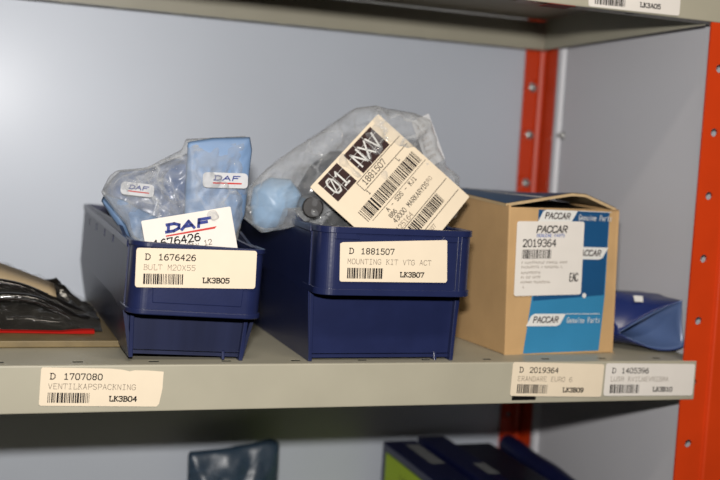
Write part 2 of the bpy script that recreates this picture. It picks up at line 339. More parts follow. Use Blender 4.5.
for z, lb in ((0.2293, 'uppermost of the bolts in the face of the orange rear post'), (0.1803, 'middle bolt in the face of the orange rear post'), (0.1300, 'bolt low on the orange rear post just above the carton')):
    hexbolt((0.5478, 0.2990, z), (0, -1, 0), lb, G_)
hexbolt((WX-0.0001, 0.2580, 0.1806), (-1, 0, 0), 'bolt through the grey side panel beside the orange rear post', G_)

# ------------------------------------------------------------------ blue bins
def make_bin(name, wf, wt, h, zf, L, yf, loc, rot, label, num, desc, code, seed, lab_w, lab_h, lab_x, lab_z, lab_rot, small, dents=None):
    """wf width at the feet, wt width over the label frame, zf..h the frame, L length, yf how far the frame stands forward of the feet"""
    root = empty(name, loc, rot); tag(root, label, 'bin')
    a = wf/2; t = 0.0024; hb = h + 0.006; at = wt/2 - 0.0015
    # side walls, each a plate with a row of small notches under the rim
    b = MB()
    for s in (-1, 1):
        def f(u, v, s=s):
            k = min(1, v/zf); top = h - 0.002 + (hb-h+0.002)*min(1, max(0, (u-0.02)/0.04))
            return (s*(a + (at-a)*k), u, v*top/h)
        hs = [(L*q, L*q+0.0085, h-0.0150, h-0.0095) for q in ((0.26, 0.44, 0.63, 0.82) if small else (0.3, 0.6))]
        holed_plate(b, [0, 0.02, 0.06, L], [0, zf*0.5, zf, h*0.75, h], hs, f)
    holed_plate(b, [-a, a], [0.0035, L], [], lambda u, v: (u, v, 0.0032))
    bk = [(-a, L, 0.0), (a, L, 0.0), (at, L, hb), (-at, L, hb)]; b.face(bk)
    b.face([(-a, 0.0055, 0.005), (a, 0.0055, 0.005), (at-0.001, 0.004, zf+0.004), (-at+0.001, 0.004, zf+0.004)])
    o = b.build('body', 'bind' if small else 'bin', root, solid=t, offset=0)
    # rim around the top of the sides and back
    b = MB()
    for s in (-1, 1): b.hexa([(s*at-0.0022, 0.0, h-0.006), (s*at+0.0022, 0.0, h-0.006), (s*at+0.0022, L, hb-0.005), (s*at-0.0022, L, hb-0.005)], [(s*at-0.0022, 0.0, h-0.001), (s*at+0.0022, 0.0, h-0.001), (s*at+0.0022, L+0.001, hb), (s*at-0.0022, L+0.001, hb)])
    b.box((-at, L-0.002, hb-0.005), (at, L+0.0025, hb)); b.build('rim', 'bin', root, bevel=0.0008)
    # front frame: a U in plan with round corners, raised bands above and below a recessed field
    r = 0.0125
    def U(o, back):
        A = wt/2 - o; Yf = -yf + o; R = r - o; out = [(-A, back), (-A, Yf+R)]
        for k in range(1, 12): an = pi + pi/2*k/12; out.append((-A+R + R*cos(an), Yf+R + R*sin(an)))
        out.append((-A+R, Yf)); out2 = [(-x, y) for x, y in out[::-1]]
        return out + out2
    def uband(b, o, ti, z0, z1, back=0.014):
        pts = U(o, back) + U(o+ti, back)[::-1]
        n = len(pts)//2; lo = [b.bm.verts.new((p[0], p[1], z0)) for p in pts]; hi = [b.bm.verts.new((p[0], p[1], z1)) for p in pts]; m = len(pts)
        for i in range(m): b.bm.faces.new((lo[i], lo[(i+1) % m], hi[(i+1) % m], hi[i]))
        for i in range(n-1):
            j = m-1-i; b.bm.faces.new((lo[i], lo[j], lo[j-1], lo[i+1])); b.bm.faces.new((hi[i], hi[i+1], hi[j-1], hi[j]))
    b = MB(); uband(b, 0.0012, 0.0028, zf, h-0.0004)
    tb = 0.0045 if not small else 0.0035
    uband(b, 0.0, 0.0036, h-tb, h); uband(b, 0.0, 0.0036, zf, zf+tb)
    if not small:
        for q in (0.0150, 0.0122): b.box((wt/2-q-0.0004, -yf+0.00005, zf+0.003), (wt/2-q+0.0004, -yf+0.003, h-0.004))
    if not small:
        for s in (-1, 1):
            b.prism([(s*(wt/2-0.011), h-tb+0.0002), (s*(wt/2-0.026), h-tb+0.0002), (s*(wt/2-0.029), h-tb-0.0040), (s*(wt/2-0.011), h-tb-0.0040)][::s], lambda p: (p[0], -yf+0.0004, p[1]), lambda p: (p[0], -yf+0.002, p[1]))
    b.hexa([(-wt/2+0.004, -yf+0.004, zf), (wt/2-0.004, -yf+0.004, zf), (wt/2-0.003, 0.012, zf), (-wt/2+0.003, 0.012, zf)], [(-wt/2+0.004, -yf+0.004, zf+0.002), (wt/2-0.004, -yf+0.004, zf+0.002), (wt/2-0.003, 0.012, zf+0.002), (-wt/2+0.003, 0.012, zf+0.002)])
    b.build('label_frame', 'bin', root, bevel=0.0007)
    if small:
        b = MB(); q = [(-0.030, zf+0.008), (0.030, zf+0.008), (0.031, zf+0.026), (-0.031, zf+0.026)]
        b.prism(q, lambda p: (p[0], -yf+0.0006, p[1]), lambda p: (p[0], -yf+0.003, p[1])); b.build('raised_panel', 'bin', root, bevel=0.0006)
    # feet gussets at the lower front corners
    for s in (-1, 1):
        b = MB()
        b.hexa([(s*a-0.0014, -0.0006, 0.0), (s*a+0.0014, -0.0006, 0.0), (s*a+0.0014, 0.012, 0.0), (s*a-0.0014, 0.012, 0.0)], [(s*(a+0.0015)-0.0014, -0.0012, zf), (s*(a+0.0015)+0.0014, -0.0012, zf), (s*(a+0.0015)+0.0014, 0.012, zf), (s*(a+0.0015)-0.0014, 0.012, zf)])
        b.build('foot', 'bin', root, bevel=0.0004)
        if s < 0: continue
        b = MB()
        b.hexa([(s*(a-0.012)-0.001, 0.001, 0.0), (s*(a-0.012)+0.001, 0.001, 0.0), (s*(a-0.012)+0.001, 0.012, 0.0), (s*(a-0.012)-0.001, 0.012, 0.0)], [(s*(a-0.012)-0.001, 0.003, 0.006), (s*(a-0.012)+0.001, 0.003, 0.006), (s*(a-0.012)+0.001, 0.012, 0.006), (s*(a-0.012)-0.001, 0.012, 0.006)])
        b.build('gusset', 'bin', root, bevel=0.0004)
    stock_label('label_sticker', num, desc, code, seed, (lab_x, -yf - 0.0004, lab_z), (0, radians(lab_rot), 0), root, lab_w, lab_h, dents=dents)
    return root
th = 0.042
make_bin('storage_bin', 0.0760, 0.0920, 0.0800, 0.0322, 0.282, 0.0205, (0.1449, 0.0115, 0.0016), (0, th, radians(1.0)),
         'narrow blue plastic storage bin holding the blue bolt bag, left of the wide bin', '1676426', 'BULT M20X55', 'LK3B05', 5, 0.0806, 0.0258, -0.0424, 0.0500, -2.4, True)
make_bin('storage_bin', 0.1092, 0.1180, 0.0980, 0.0505, 0.275, 0.0230, (0.2868, 0.0080, 0.0), (0, 0, 0),
         'wide blue plastic storage bin in the middle, beside the cardboard carton', '1881507', 'MOUNTING KIT VTG ACT', 'LK3B07', 7, 0.0806, 0.0276, -0.0437, 0.0602, -0.3, False, [(0,0.001),(0.001,0),(0.0795,0.0002),(0.0806,0.0015),(0.0789,0.0300),(0.078,0.0306),(0.001,0.0272),(-0.0009,0.0262)])

# ------------------------------------------------------------------ shelf labels
tag(stock_label('shelf_label', '1707080', 'VENTILKÅPSPACKNING', 'LK3B04', 4, (0.0482, -0.0006, -0.0262), (0, radians(1.6), 0), None, 0.0790, 0.0250,
    dents=[(0,0.001),(0.001,0),(0.076,0),(0.0775,0.002),(0.0790,0.012),(0.0790,0.0238),(0.068,0.0244),(0.060,0.0244),(0.0565,0.0236),(0.052,0.0246),(0.044,0.0252),(0.001,0.0252),(0,0.0242)]),
    'cream label with a torn top edge on the shelf lip below the narrow bin', 'label')
tag(stock_label('shelf_label', '2019364', 'ERÅNDARE EURO 6', 'LK3B09', 9, (0.3880, -0.0008, -0.0256), (0, radians(1.6), 0), None, 0.0790, 0.0258),
    'cream label on the shelf lip just below the cardboard carton', 'label')
tag(stock_label('shelf_label', '1405396', 'LUSR KVILNEVRIBRA', 'LK3B10', 10, (0.4690, -0.0006, -0.0270), (0, radians(0.8), 0), None, 0.0822, 0.0256, 'paperw'),
    'whiter label at the right end of the shelf lip, overlapping the orange post', 'label')
tag(stock_label('shelf_label', '1881609', 'MOUNTING KIT', 'LK3A05', 11, (0.4302, -0.0008, 0.2676+0.0005), (0, radians(-0.5), 0), None, 0.0800, 0.0256, 'paperw'),
    'white label on the upper shelf lip, cut by the top edge of the picture', 'label')
b = MB(); b.box((0.3985, -0.0006, HZ-0.0006), (0.4195, 0.0165, HZ-0.00005)); tag(b.build('tape_strip', 'dullred'), 'dull red strip under the front edge of the upper shelf', 'tape')
b = MB(); b.box((0.3900, -0.0005, -0.0290), (0.4100, -0.0001, -0.0235)); tag(b.build('magnet_strip', 'black'), 'small black strip showing under the label below the carton', 'magnet')

# ------------------------------------------------------------------ cardboard carton
yaw = radians(3.6); W_, D_, H_ = 0.1020, 0.130, 0.1165
ct = empty('cardboard_carton', (0.3952, 0.0280, 0.0), (0, 0, yaw)); tag(ct, 'opened brown cardboard carton with blue printed band beside the wide blue bin', 'box')
sh = -0.035
def cp(x, y, z): return (x + sh*z, y, z)
b = MB(); tt = 0.0022
def cwall(p0, p1, z1a, z1b, nx, ny):
    a0 = cp(p0[0], p0[1], 0); a1 = cp(p1[0], p1[1], 0); c0 = cp(p0[0], p0[1], z1a); c1 = cp(p1[0], p1[1], z1b)
    i = lambda p: (p[0]+nx*tt, p[1]+ny*tt, p[2])
    b.hexa([a0, a1, i(a1), i(a0)], [c0, c1, i(c1), i(c0)])
cwall((0, 0), (W_, 0), H_-0.0015, H_, 0, 1)
cwall((0, 0), (0, D_), H_, H_+0.004, 1, 0)
cwall((W_, 0), (W_, D_), H_, H_+0.003, -1, 0)
cwall((0, D_), (W_, D_), H_+0.004, H_+0.004, 0, -1)
b.box((0.001, 0.001, 0.0003), (W_-0.001, D_-0.001, 0.0025))
b.build('carton_body', 'card', ct, bevel=0.0012)
b = MB(); b.hexa([cp(0.004, 0.006, 0.003), cp(W_-0.004, 0.006, 0.003), cp(W_-0.004, 0.12, 0.003), cp(0.004, 0.12, 0.003)], [cp(0.004, 0.008, H_-0.002), cp(W_-0.004, 0.008, H_-0.002), cp(W_-0.004, 0.12, H_+0.0025), cp(0.004, 0.12, H_+0.0025)]); b.build('gap_shade_block', 'black', ct)  # black block added to stand in for the shade under the flap
# bowed top flap with stripes
b = MB(); NX, NY = 24, 12; vt = {}
def flap(u, v, dz=0.0):
    x = -0.0005 + u*(W_+0.001); y = 0.0045 + v*(D_-0.0045)
    bow = 0.0105*max(0.0, min(u/0.58, (1.0-u)/0.30, 1.0 - 0.25*max(0, u-0.58)))*(1-v)**1.3; rear = 0.0075*v
    return cp(x, y, H_ + 0.0008 + bow + rear*(1-0.25*u) + dz)
for i in range(NX):
    for j in range(NY): b.face([flap(i/NX, j/NY), flap((i+1)/NX, j/NY), flap((i+1)/NX, (j+1)/NY), flap(i/NX, (j+1)/NY)])
b.build('top_flap', 'cardl', ct, solid=0.0022, offset=-1)
b = MB()
for i in range(NX):
    for j in range(NY): b.face([flap(i/NX, j/NY, 0.0004), flap((i+1)/NX, j/NY, 0.0004), flap((i+1)/NX, (j+1)/NY, 0.0004), flap(i/NX, (j+1)/NY, 0.0004)])
fp = b.build('printed_band', 'flapp', ct)
for u0 in (0.30, 0.62):
    b = MB()
    for j in range(NY): b.face([flap(u0, j/NY, 0.0006), flap(u0+0.035, j/NY, 0.0006), flap(u0+0.035, (j+1)/NY, 0.0006), flap(u0, (j+1)/NY, 0.0006)])
    b.build('stripe', 'white', fp)
# printed band on the front
def fq(b, pts, y): b.face([cp(p[0], y, p[1]) for p in pts])
b = MB(); fq(b, [(0.0172, 0.0008), (0.0880, 0.0022), (0.0915, 0.047), (0.0925, 0.1145), (0.0262, 0.1140), (0.0250, 0.06)], -0.0003); band = b.build('printed_band', 'tealp', ct)
b = MB(); fq(b, [(0.0242, 0.0425), (0.0905, 0.0475), (0.0922, 0.1145), (0.0262, 0.1140)], -0.0005); dk = b.build('dark_print', 'navyp', band)
def logo(parent, x, z, text=True):
    b = MB(); fq(b, [(x, z), (x+0.028, z), (x+0.0312, z+0.0012), (x+0.0365, z+0.0098), (x+0.0075, z+0.0098), (x+0.0045, z+0.0082)], -0.0008); b.build('logo_field', 'white', parent)
    b = MB(); strokes(b, 'PACCAR', x+0.0062, z+0.0030, 0.0044, 0.0039, 0.00085, 0.22, wx=0.0030, y=-0.0010)
    for v in b.bm.verts: v.co.x += sh*v.co.z
    b.build('logo_letters', 'inkd', parent)
    if text:
        b = MB(); strokes(b, 'Genuine Parts', x+0.0375, z+0.0026, 0.0042, 0.00245, 0.0005, 0.1, wx=0.0017, y=-0.0010)
        for v in b.bm.verts: v.co.x += sh*v.co.z
        fq(b, [(x+0.037, z+0.0095), (x+0.0685, z+0.0095), (x+0.0685, z+0.0100), (x+0.037, z+0.0100)], -0.0010); b.build('logo_letters', 'white', parent)
logo(band, 0.0185, 0.0225); logo(band, 0.0560, 0.0760, False); logo(band, 0.0255, 0.1045)
b = MB(); b.prism([(0.0715+0.0018*cos(a*pi/8), 0.0470+0.0020*sin(a*pi/8)) for a in range(16)], lambda p: cp(p[0], -0.0009, p[1]), lambda p: cp(p[0], -0.0002, p[1])); b.build('tear', 'white', ct)
pl = card('paper_label', 0.0615, 0.0582, 'paperw', ct, loc=cp(0.0065, -0.0011, 0.0462), rot=(0, radians(-1.6), 0))
b = MB(); strokes(b, 'PACCAR', 0.0175, 0.0495, 0.0050, 0.0047, 0.0010, 0.22, wx=0.0038, y=E_); strokes(b, '2019364', 0.0060, 0.0385, 0.0054, 0.0044, 0.00085, y=E_, wx=0.0033)
strokes(b, '   ', 0, 0, 0.001, 0.001, 0.001); b.build('printed_text', 'ink', pl)
b = MB(); strokes(b, 'EAC', 0.0500, 0.0108, 0.0062, 0.0027, 0.0008, y=E_, wx=0.0022); b.build('approval_mark', 'ink', pl)
b = MB(); strokes(b, 'GENUINE PARTS', 0.0180, 0.0460, 0.0022, 0.0020, 0.00045, y=E_, wx=0.0015); b.build('blue_text', 'inkp', pl)
b = MB(); barcode(b, 0.0055, 0.0320, 0.0290, 0.0362, 21, E_, 0.00036); b.build('barcode', 'ink', pl)
b = MB(); rr = random.Random(3)
for z, x0, x1 in ((0.0250, 0.0055, 0.0465), (0.0215, 0.0055, 0.0430), (0.0172, 0.0055, 0.0230), (0.0135, 0.0055, 0.0240), (0.0098, 0.0055, 0.0320), (0.0060, 0.0060, 0.0090)):
    x = x0
    while x < x1:
        if rr.random() > 0.14: 
            b.face([(x, E_, z), (x+0.0004, E_, z), (x+0.0004, E_, z+0.0018), (x, E_, z+0.0018)]); zz = z + rr.choice((0, 0.0008, 0.0015)); rect(b, x, zz, x+0.0011, zz+0.0004, E_)
        x += 0.0015
b.build('small_print', 'inkl', pl)

# ------------------------------------------------------------------ bag of bolts in the narrow bin
def at(Y, tilt=0.0, zr=0.0, skew=0.0, x0=0.0): return lambda x, z, y: (x, Y + y + tilt*(z-zr) + skew*(x-x0), z)
bag = empty('bolt_bag', (0.143, 0.045, 0.008)); tag(bag, 'crumpled clear bag with pale blue print rising out of the narrow blue bin', 'bag')
def under(o, root):
    bpy.context.view_layer.update(); o.parent = root; o.matrix_parent_inverse = root.matrix_world.inverted(); return o
fr = at(0.047, 0.10, 0.08)
under(pillow('printed_film', 'bluef', [(0.1440,0.0350),(0.1452,0.0818),(0.1455,0.1159),(0.1464,0.1498),(0.1641,0.1537),(0.1916,0.1561),(0.1935,0.1469),(0.1912,0.1216),(0.1895,0.0999),(0.1800,0.0772),(0.1760,0.035)], fr, 0.005, 0.006, 0.0032, 40, 1, rings=26, n=130, ex=3.0), bag)
fl = at(0.085, 0.05, 0.08, -0.15, 0.125)
under(pillow('printed_film', 'bluel', [(0.1220,0.0350),(0.1200,0.0690),(0.1115,0.0886),(0.0990,0.1006),(0.0925,0.1113),(0.0986,0.1204),(0.1041,0.1258),(0.1258,0.1291),(0.1534,0.1425),(0.1594,0.1107),(0.1595,0.0767),(0.1580,0.035)], fl, 0.008, 0.006, 0.007, 45, 2, rings=26, n=130, ex=3.0), bag)
# lower folded flap of pale blue print on the left lobe
under(pillow('printed_film', 'bluef', [(0.1120,0.050),(0.1075,0.0790),(0.0960,0.0945),(0.0895,0.1045),(0.0920,0.1095),(0.1050,0.1060),(0.1200,0.0985),(0.1420,0.0890),(0.1500,0.0760),(0.148,0.05)], at(0.066, 0.10, 0.08, -0.1, 0.12), 0.006, 0.004, 0.005, 55, 7, rings=20, ex=3.0), bag)
under(pillow('clear_film', 'clear', [(0.1160,0.030),(0.1110,0.0734),(0.1046,0.0900),(0.0870,0.1110),(0.0925,0.1225),(0.0977,0.1271),(0.1179,0.1300),(0.1435,0.1441),(0.1466,0.1519),(0.1906,0.1568),(0.1935,0.1548),(0.1931,0.1364),(0.1903,0.1077),(0.1843,0.0825),(0.1790,0.0753),(0.1770,0.03)], at(0.050, 0.25, 0.10), 0.018, 0.022, 0.011, 62, 3, rings=34, n=180, edge=0.5, ex=3.0), bag)
lab = card('paper_label', 0.0625, 0.0305, 'paperw', None, loc=(0.1180, 0.0215, 0.0645), rot=(radians(-6), radians(-11.5), 0), r=0.001)
under(lab, bag)
b = MB(); strokes(b, 'DAF', 0.0155, 0.0202, 0.0048, 0.0108, 0.0021, 0.25, wx=0.0086, y=E_-0.0002); b.build('logo_letters', 'inkb', lab)
b = MB(); b.face([(0.0145,E_,0.0170),(0.0490,E_,0.0170),(0.0505,E_,0.0185),(0.0150,E_,0.0180)]); b.build('logo_underline', 'inkr', lab)
b = MB(); strokes(b, '1676426', 0.0060, 0.0108, 0.0050, 0.0047, 0.0009, y=E_, wx=0.0034); b.build('printed_text', 'ink', lab)
b = MB(); strokes(b, 'Qty 12', 0.0280, 0.0068, 0.0034, 0.0030, 0.0005, y=E_, wx=0.0022); b.build('small_print', 'inkl', lab)
for loc, rot, W0, H0 in (((0.1025, 0.0700, 0.1100), (radians(-3), radians(4), radians(-8)), 0.0235, 0.0092), ((0.1560, 0.0400, 0.1185), (radians(-4), radians(-1), 0), 0.0325, 0.0108)):
    c_ = card('logo_tag', W0, H0, 'tagp', None, loc=loc, rot=rot, r=0.0028); under(c_, bag)
    b = MB(); strokes(b, 'DAF', W0*0.24, H0*0.50, H0*0.28, W0*0.20, 0.0008, 0.25, wx=W0*0.16, y=E_); b.build('logo_letters', 'inkb', c_)
    b = MB(); rect(b, W0*0.22, H0*0.26, W0*0.86, H0*0.36, E_); b.build('logo_underline', 'inkr', c_)
b = MB(); b.tube([(0.1075, 0.092, 0.0790), (0.1100, 0.088, 0.0830)], 0.0030, 6); b.tube([(0.1100, 0.088, 0.0830), (0.1125, 0.084, 0.0868)], 0.0018, 8)
tag(b.build('bolt', 'brass'), 'small yellow bolt end showing at the left rim of the narrow bin', 'bolt')

# ------------------------------------------------------------------ mounting kit bag in the wide bin
kb = empty('mounting_kit_bag', (0.285, 0.05, 0.006)); tag(kb, 'large clear plastic bag with a tilted white parcel label in the wide blue bin', 'bag')
A, B_, Cc = Vector((0.2318, 0.030, 0.1227)), Vector((0.2913, 0.060, 0.1798)), Vector((0.3608, 0.035, 0.1217))
u = (B_-A); LW = u.length; u.normalize(); dn = (Cc-B_); LH = dn.length; nrm = u.cross(-dn).normalized(); vup = nrm.cross(u).normalized()
if vup.dot(dn) > 0: vup = -vup
base = A - vup*LH
pcl = card('parcel_label', LW, LH, 'paper', None, r=0.001, t=0.0006)
ny = vup.cross(u).normalized()
pcl.matrix_world = Matrix(((u.x, ny.x, vup.x, base.x), (u.y, ny.y, vup.y, base.y), (u.z, ny.z, vup.z, base.z), (0, 0, 0, 1)))
under(pcl, kb)
T = LH
b = MB(); rect(b, 0.0065, T-0.0220, 0.0304, T-0.0022, E_); rect(b, 0.0390, T-0.0220, 0.0740, T-0.0022, E_); blk = b.build('black_field', 'inkd', pcl)
b = MB(); strokes(b, '01', 0.0105, T-0.0180, 0.0120, 0.0095, 0.0014, y=E_*2, wx=0.0068); strokes(b, 'NXV', 0.0425, T-0.0180, 0.0120, 0.0100, 0.0014, y=E_*2, wx=0.0078)
for z in (T-0.0080, T-0.0158):
    rect(b, 0.0065, z, 0.0304, z+0.00025, E_*2); rect(b, 0.0390, z, 0.0740, z+0.00025, E_*2)
for x in (0.0187, 0.0510, 0.0615): rect(b, x, T-0.0220, x+0.00025, T-0.0022, E_*2)
b.face([(0.0115,E_*2,T-0.0165),(0.0123,E_*2,T-0.0170),(0.0163,E_*2,T-0.0078),(0.0155,E_*2,T-0.0073)]); b.build('white_letters', 'white', pcl)
b = MB(); strokes(b, '1881507', 0.0330, T-0.0292, 0.0044, 0.0040, 0.0006, y=E_, wx=0.0029)
rect(b, 0.0285, T-0.0235, LW-0.002, T-0.0230, E_); rect(b, 0.0285, T-0.0315, LW-0.002, T-0.0310, E_); rect(b, 0.0285, T-0.0315, 0.0290, T-0.0230, E_)
strokes(b, '1', 0.0290, T-0.0355, 0.0034, 0.0030, 0.0005, y=E_, wx=0.0018); strokes(b, 'L', 0.0680, T-0.0355, 0.0032, 0.0030, 0.0005, y=E_, wx=0.0018)
rect(b, 0.0140, T-0.0502, LW-0.002, T-0.0498, E_); rect(b, 0.0140, T-0.0715, LW-0.002, T-0.0710, E_); rect(b, 0.0140, T-0.0840, LW-0.002, T-0.0835, E_)
strokes(b, 'A - SDS - KJ1', 0.0290, T-0.0545, 0.0032, 0.0030, 0.0005, y=E_, wx=0.0022); strokes(b, '886', 0.0265, T-0.0592, 0.0030, 0.0028, 0.0005, y=E_, wx=0.0020); strokes(b, '43000 MARKARYDS', 0.0260, T-0.0642, 0.0036, 0.00305, 0.0005, y=E_, wx=0.0022)
b.build('printed_text', 'ink', pcl)
b = MB(); strokes(b, 'A25164', 0.0220, T-0.0700, 0.0036, 0.0034, 0.0005, y=E_, wx=0.0024); strokes(b, 'RO', 0.0720, T-0.0632, 0.0030, 0.0030, 0.0004, y=E_, wx=0.002)
strokes(b, '1881507', 0.0300, T-0.0885, 0.0028, 0.0026, 0.0004, y=E_, wx=0.0019); b.build('small_print', 'inkl', pcl)
b = MB(); barcode(b, 0.0110, 0.0830, T-0.0482, T-0.0378, 31, E_, 0.00062); b.build('barcode', 'ink', pcl); b = MB(); barcode(b, 0.0300, 0.0695, T-0.0812, T-0.0725, 33, E_, 0.0005); b.build('barcode', 'ink', pcl)
# contents
under(pillow('foam_pouch', 'bluep', [(0.2017,0.1061),(0.2033,0.1189),(0.2160,0.1270),(0.2324,0.1263),(0.2417,0.1154),(0.2385,0.1030),(0.2310,0.0940),(0.2225,0.0880),(0.2130,0.0860),(0.2045,0.0905)], at(0.085), 0.014, 0.012, 0.0016, 50, 4), kb)
b = MB(); b.tube([(0.2385, 0.042, 0.1075), (0.2440, 0.075, 0.1075), (0.2560, 0.105, 0.1050)], [0.0080, 0.0080, 0.0060], 16); b.tube([(0.2590, 0.055, 0.1010), (0.2600, 0.090, 0.1030)], 0.0055, 12); under(b.build('bolt', 'steel', None, bevel=0.001), kb)
under(pillow('wrapped_parts', 'wrap', [(0.236,0.060),(0.238,0.112),(0.252,0.138),(0.268,0.150),(0.300,0.152),(0.325,0.140),(0.336,0.112),(0.336,0.050)], at(0.100), 0.022, 0.020, 0.016, 46, 5, rings=28, n=140, ex=3.0), kb)
under(pillow('clear_film', 'clear', [(0.2060,0.0860),(0.1883,0.0995),(0.1940,0.1179),(0.2082,0.1332),(0.2285,0.1489),(0.2545,0.1667),(0.2778,0.1838),(0.2928,0.1866),(0.3256,0.1835),(0.3400,0.1784),(0.3500,0.1560),(0.3543,0.1439),(0.3659,0.1352),(0.3690,0.1182),(0.3640,0.1020),(0.3500,0.1050),(0.3370,0.1045),(0.334,0.030),(0.240,0.030),(0.2340,0.1040),(0.2240,0.1050),(0.2200,0.0880)], at(0.068, 0.08, 0.10), 0.024, 0.040, 0.016, 46, 6, rings=40, n=220, edge=0.45, center=(0.280, 0.118), ex=3.0), kb)
sl = card('paper_slip', 0.0180, 0.0390, 'tagp', None, loc=(0.3395, 0.0700, 0.1410), rot=(radians(-4), radians(-26), radians(14)), r=0.001); under(sl, kb)
b = MB(); rr = random.Random(8)
for k in range(6): strokes(b, ''.join(rr.choice('1580346') for _ in range(4)), 0.003, 0.006+0.005*k, 0.0022, 0.0021, 0.0003, y=E_, wx=0.0015)
b.build('small_print', 'inkl', sl)

# ------------------------------------------------------------------ gasket bag on its board, left
b = MB(); b.prism([(-0.30, 0.055), (0.1120, 0.062), (0.1120, 0.250), (-0.30, 0.250)], lambda p: (p[0], p[1], 0.0002), lambda p: (p[0], p[1], 0.0052)); brd = b.build('backing_board', 'strip', None, bevel=0.0008)
tag(brd, 'yellow-brown board on the shelf under the bag of black gaskets', 'board')
gb = empty('gasket_bag', (-0.03, 0.15, 0.0056)); tag(gb, 'clear bag of black rubber gaskets lying left of the narrow bin', 'bag')
xs = [-0.20 + 0.297*k/90 for k in range(91)]
def hump(x): return 0.003 + 0.049*max(0.0, min(1.0, (0.101-x)/0.111))**0.72
def prof(v): return sin(pi*min(1, v*1.05)*0.5)**0.8 if v < 0.95 else 1.0
def gmesh(name, m, zs, amp, seed, y0, y1, fr):
    bm = bmesh.new(); N = 54; rows = []
    for x in xs:
        row = []
        for k in range(N+1):
            v = k/N; y = y0 + (y1-y0)*v; q = Vector((x*fr+seed, y*fr*1.25, seed)); env = sin(pi*min(1.0, v*1.6)*0.5)*min(1, (1-v)*6)
            z = 0.0060 + hump(x)*zs*(sin(pi*0.5*min(1, v*1.35))**0.75)*min(1, (1-v)*6) + amp*(noise.voronoi(q)[0][0]*0.9 + 0.9*abs(noise.noise(q)) + 0.4*noise.noise(q*2.6) - 0.75)*env*min(1, 0.25 + hump(x)/0.03)
            row.append(bm.verts.new((x, y, max(0.0057, z))))
        rows.append(row)
    for i in range(len(xs)-1):
        for k in range(N): bm.faces.new((rows[i][k], rows[i+1][k], rows[i+1][k+1], rows[i][k+1]))
    mb = MB(); mb.bm.free(); mb.bm = bm; return mb.build(name, m, None, smooth=True)
under(gmesh('clear_film', 'clear2', 1.0, 0.008, 3.3, 0.094, 0.200, 46), gb)
under(gmesh('dark_lining', 'blackf', 0.84, 0.014, 9.1, 0.096, 0.194, 44), gb)
def gasket(pts, r):
    P = [Vector(p) for p in pts]; out = []
    for i in range(len(P)-1):
        a = P[max(i-1, 0)]; b_ = P[i]; c = P[i+1]; d = P[min(i+2, len(P)-1)]
        for k in range(8):
            t = k/8; out.append(0.5*((2*b_) + (c-a)*t + (2*a-5*b_+4*c-d)*t*t + (3*b_-a-3*c+d)*t**3))
    out.append(P[-1]); m = MB(); m.tube([p - Vector((0, -0.003, 0.0015)) for p in out], r, 10); under(m.build('rubber_gasket', 'blackf', None, smooth=True), gb)
gasket([(-0.10,0.112,0.020),(-0.02,0.110,0.026),(0.020,0.108,0.0300),(0.045,0.108,0.0290),(0.066,0.109,0.0210),(0.082,0.111,0.0120),(0.092,0.114,0.0100)], 0.0036)
gasket([(-0.10,0.106,0.011),(-0.02,0.104,0.012),(0.015,0.103,0.0125),(0.040,0.103,0.0140),(0.060,0.103,0.0120),(0.080,0.106,0.0105)], 0.0032)
gasket([(-0.10,0.125,0.036),(-0.02,0.125,0.040),(0.030,0.126,0.0370),(0.060,0.128,0.0260),(0.086,0.130,0.0130)], 0.0038)
b = MB(); N = 30
for i in range(N):
    def tp(k, w): 
        x = -0.10 + 0.165*k/N; y = 0.130 + w*0.030; return (x, y, 0.0060 + hump(x)*(sin(pi*0.5*min(1, (y-0.094)/0.106*1.35))**0.75) + 0.0022)
    b.face([tp(i, 0), tp(i+1, 0), tp(i+1, 1), tp(i, 1)])
under(b.build('paper_insert', 'tan', None, smooth=True, solid=0.0006), gb)
b = MB()
pt = [(x, 0.089 + 0.0018*sin(x*60), 0.0062 + 0.0020*max(0, sin(x*75+1.2)) - 0.0008*max(0, (x-0.07)/0.022)) for x in xs if x < 0.092]
for p, q in zip(pt, pt[1:]):
    b.hexa([(p[0], p[1], 0.0056), (q[0], q[1], 0.0056), (q[0], q[1]+0.006, 0.0056), (p[0], p[1]+0.006, 0.0056)], [p[:2]+(p[2]+0.0006,), q[:2]+(q[2]+0.0006,), (q[0], q[1]+0.005, q[2]+0.0010), (p[0], p[1]+0.005, p[2]+0.0010)])
under(b.build('red_seam', 'red', None), gb)

# ------------------------------------------------------------------ open navy bag between carton and post
nb = empty('plastic_pouch', (0.535, 0.08, 0.0)); tag(nb, 'open dark blue plastic pouch lying between the carton and the orange post', 'bag')
def sheet(name, m, fn, nu=28, nv=18, th=0.0006, seed=0, amp=0.0012):
    b = MB(); P = {}
    for i in range(nu+1):
        for j in range(nv+1):
            p = Vector(fn(i/nu, j/nv)); q = p*55 + Vector((seed, 0, 0)); p += Vector((0.3, -0.5, 0.8))*amp*noise.noise(q)
            P[i, j] = b.bm.verts.new(p)
    for i in range(nu):
        for j in range(nv): b.bm.faces.new((P[i, j], P[i+1, j], P[i+1, j+1], P[i, j+1]))
    return under(b.build(name, m, None, smooth=True, solid=th), nb)
def lerp(a, c, t): return Vector(a).lerp(Vector(c), t)
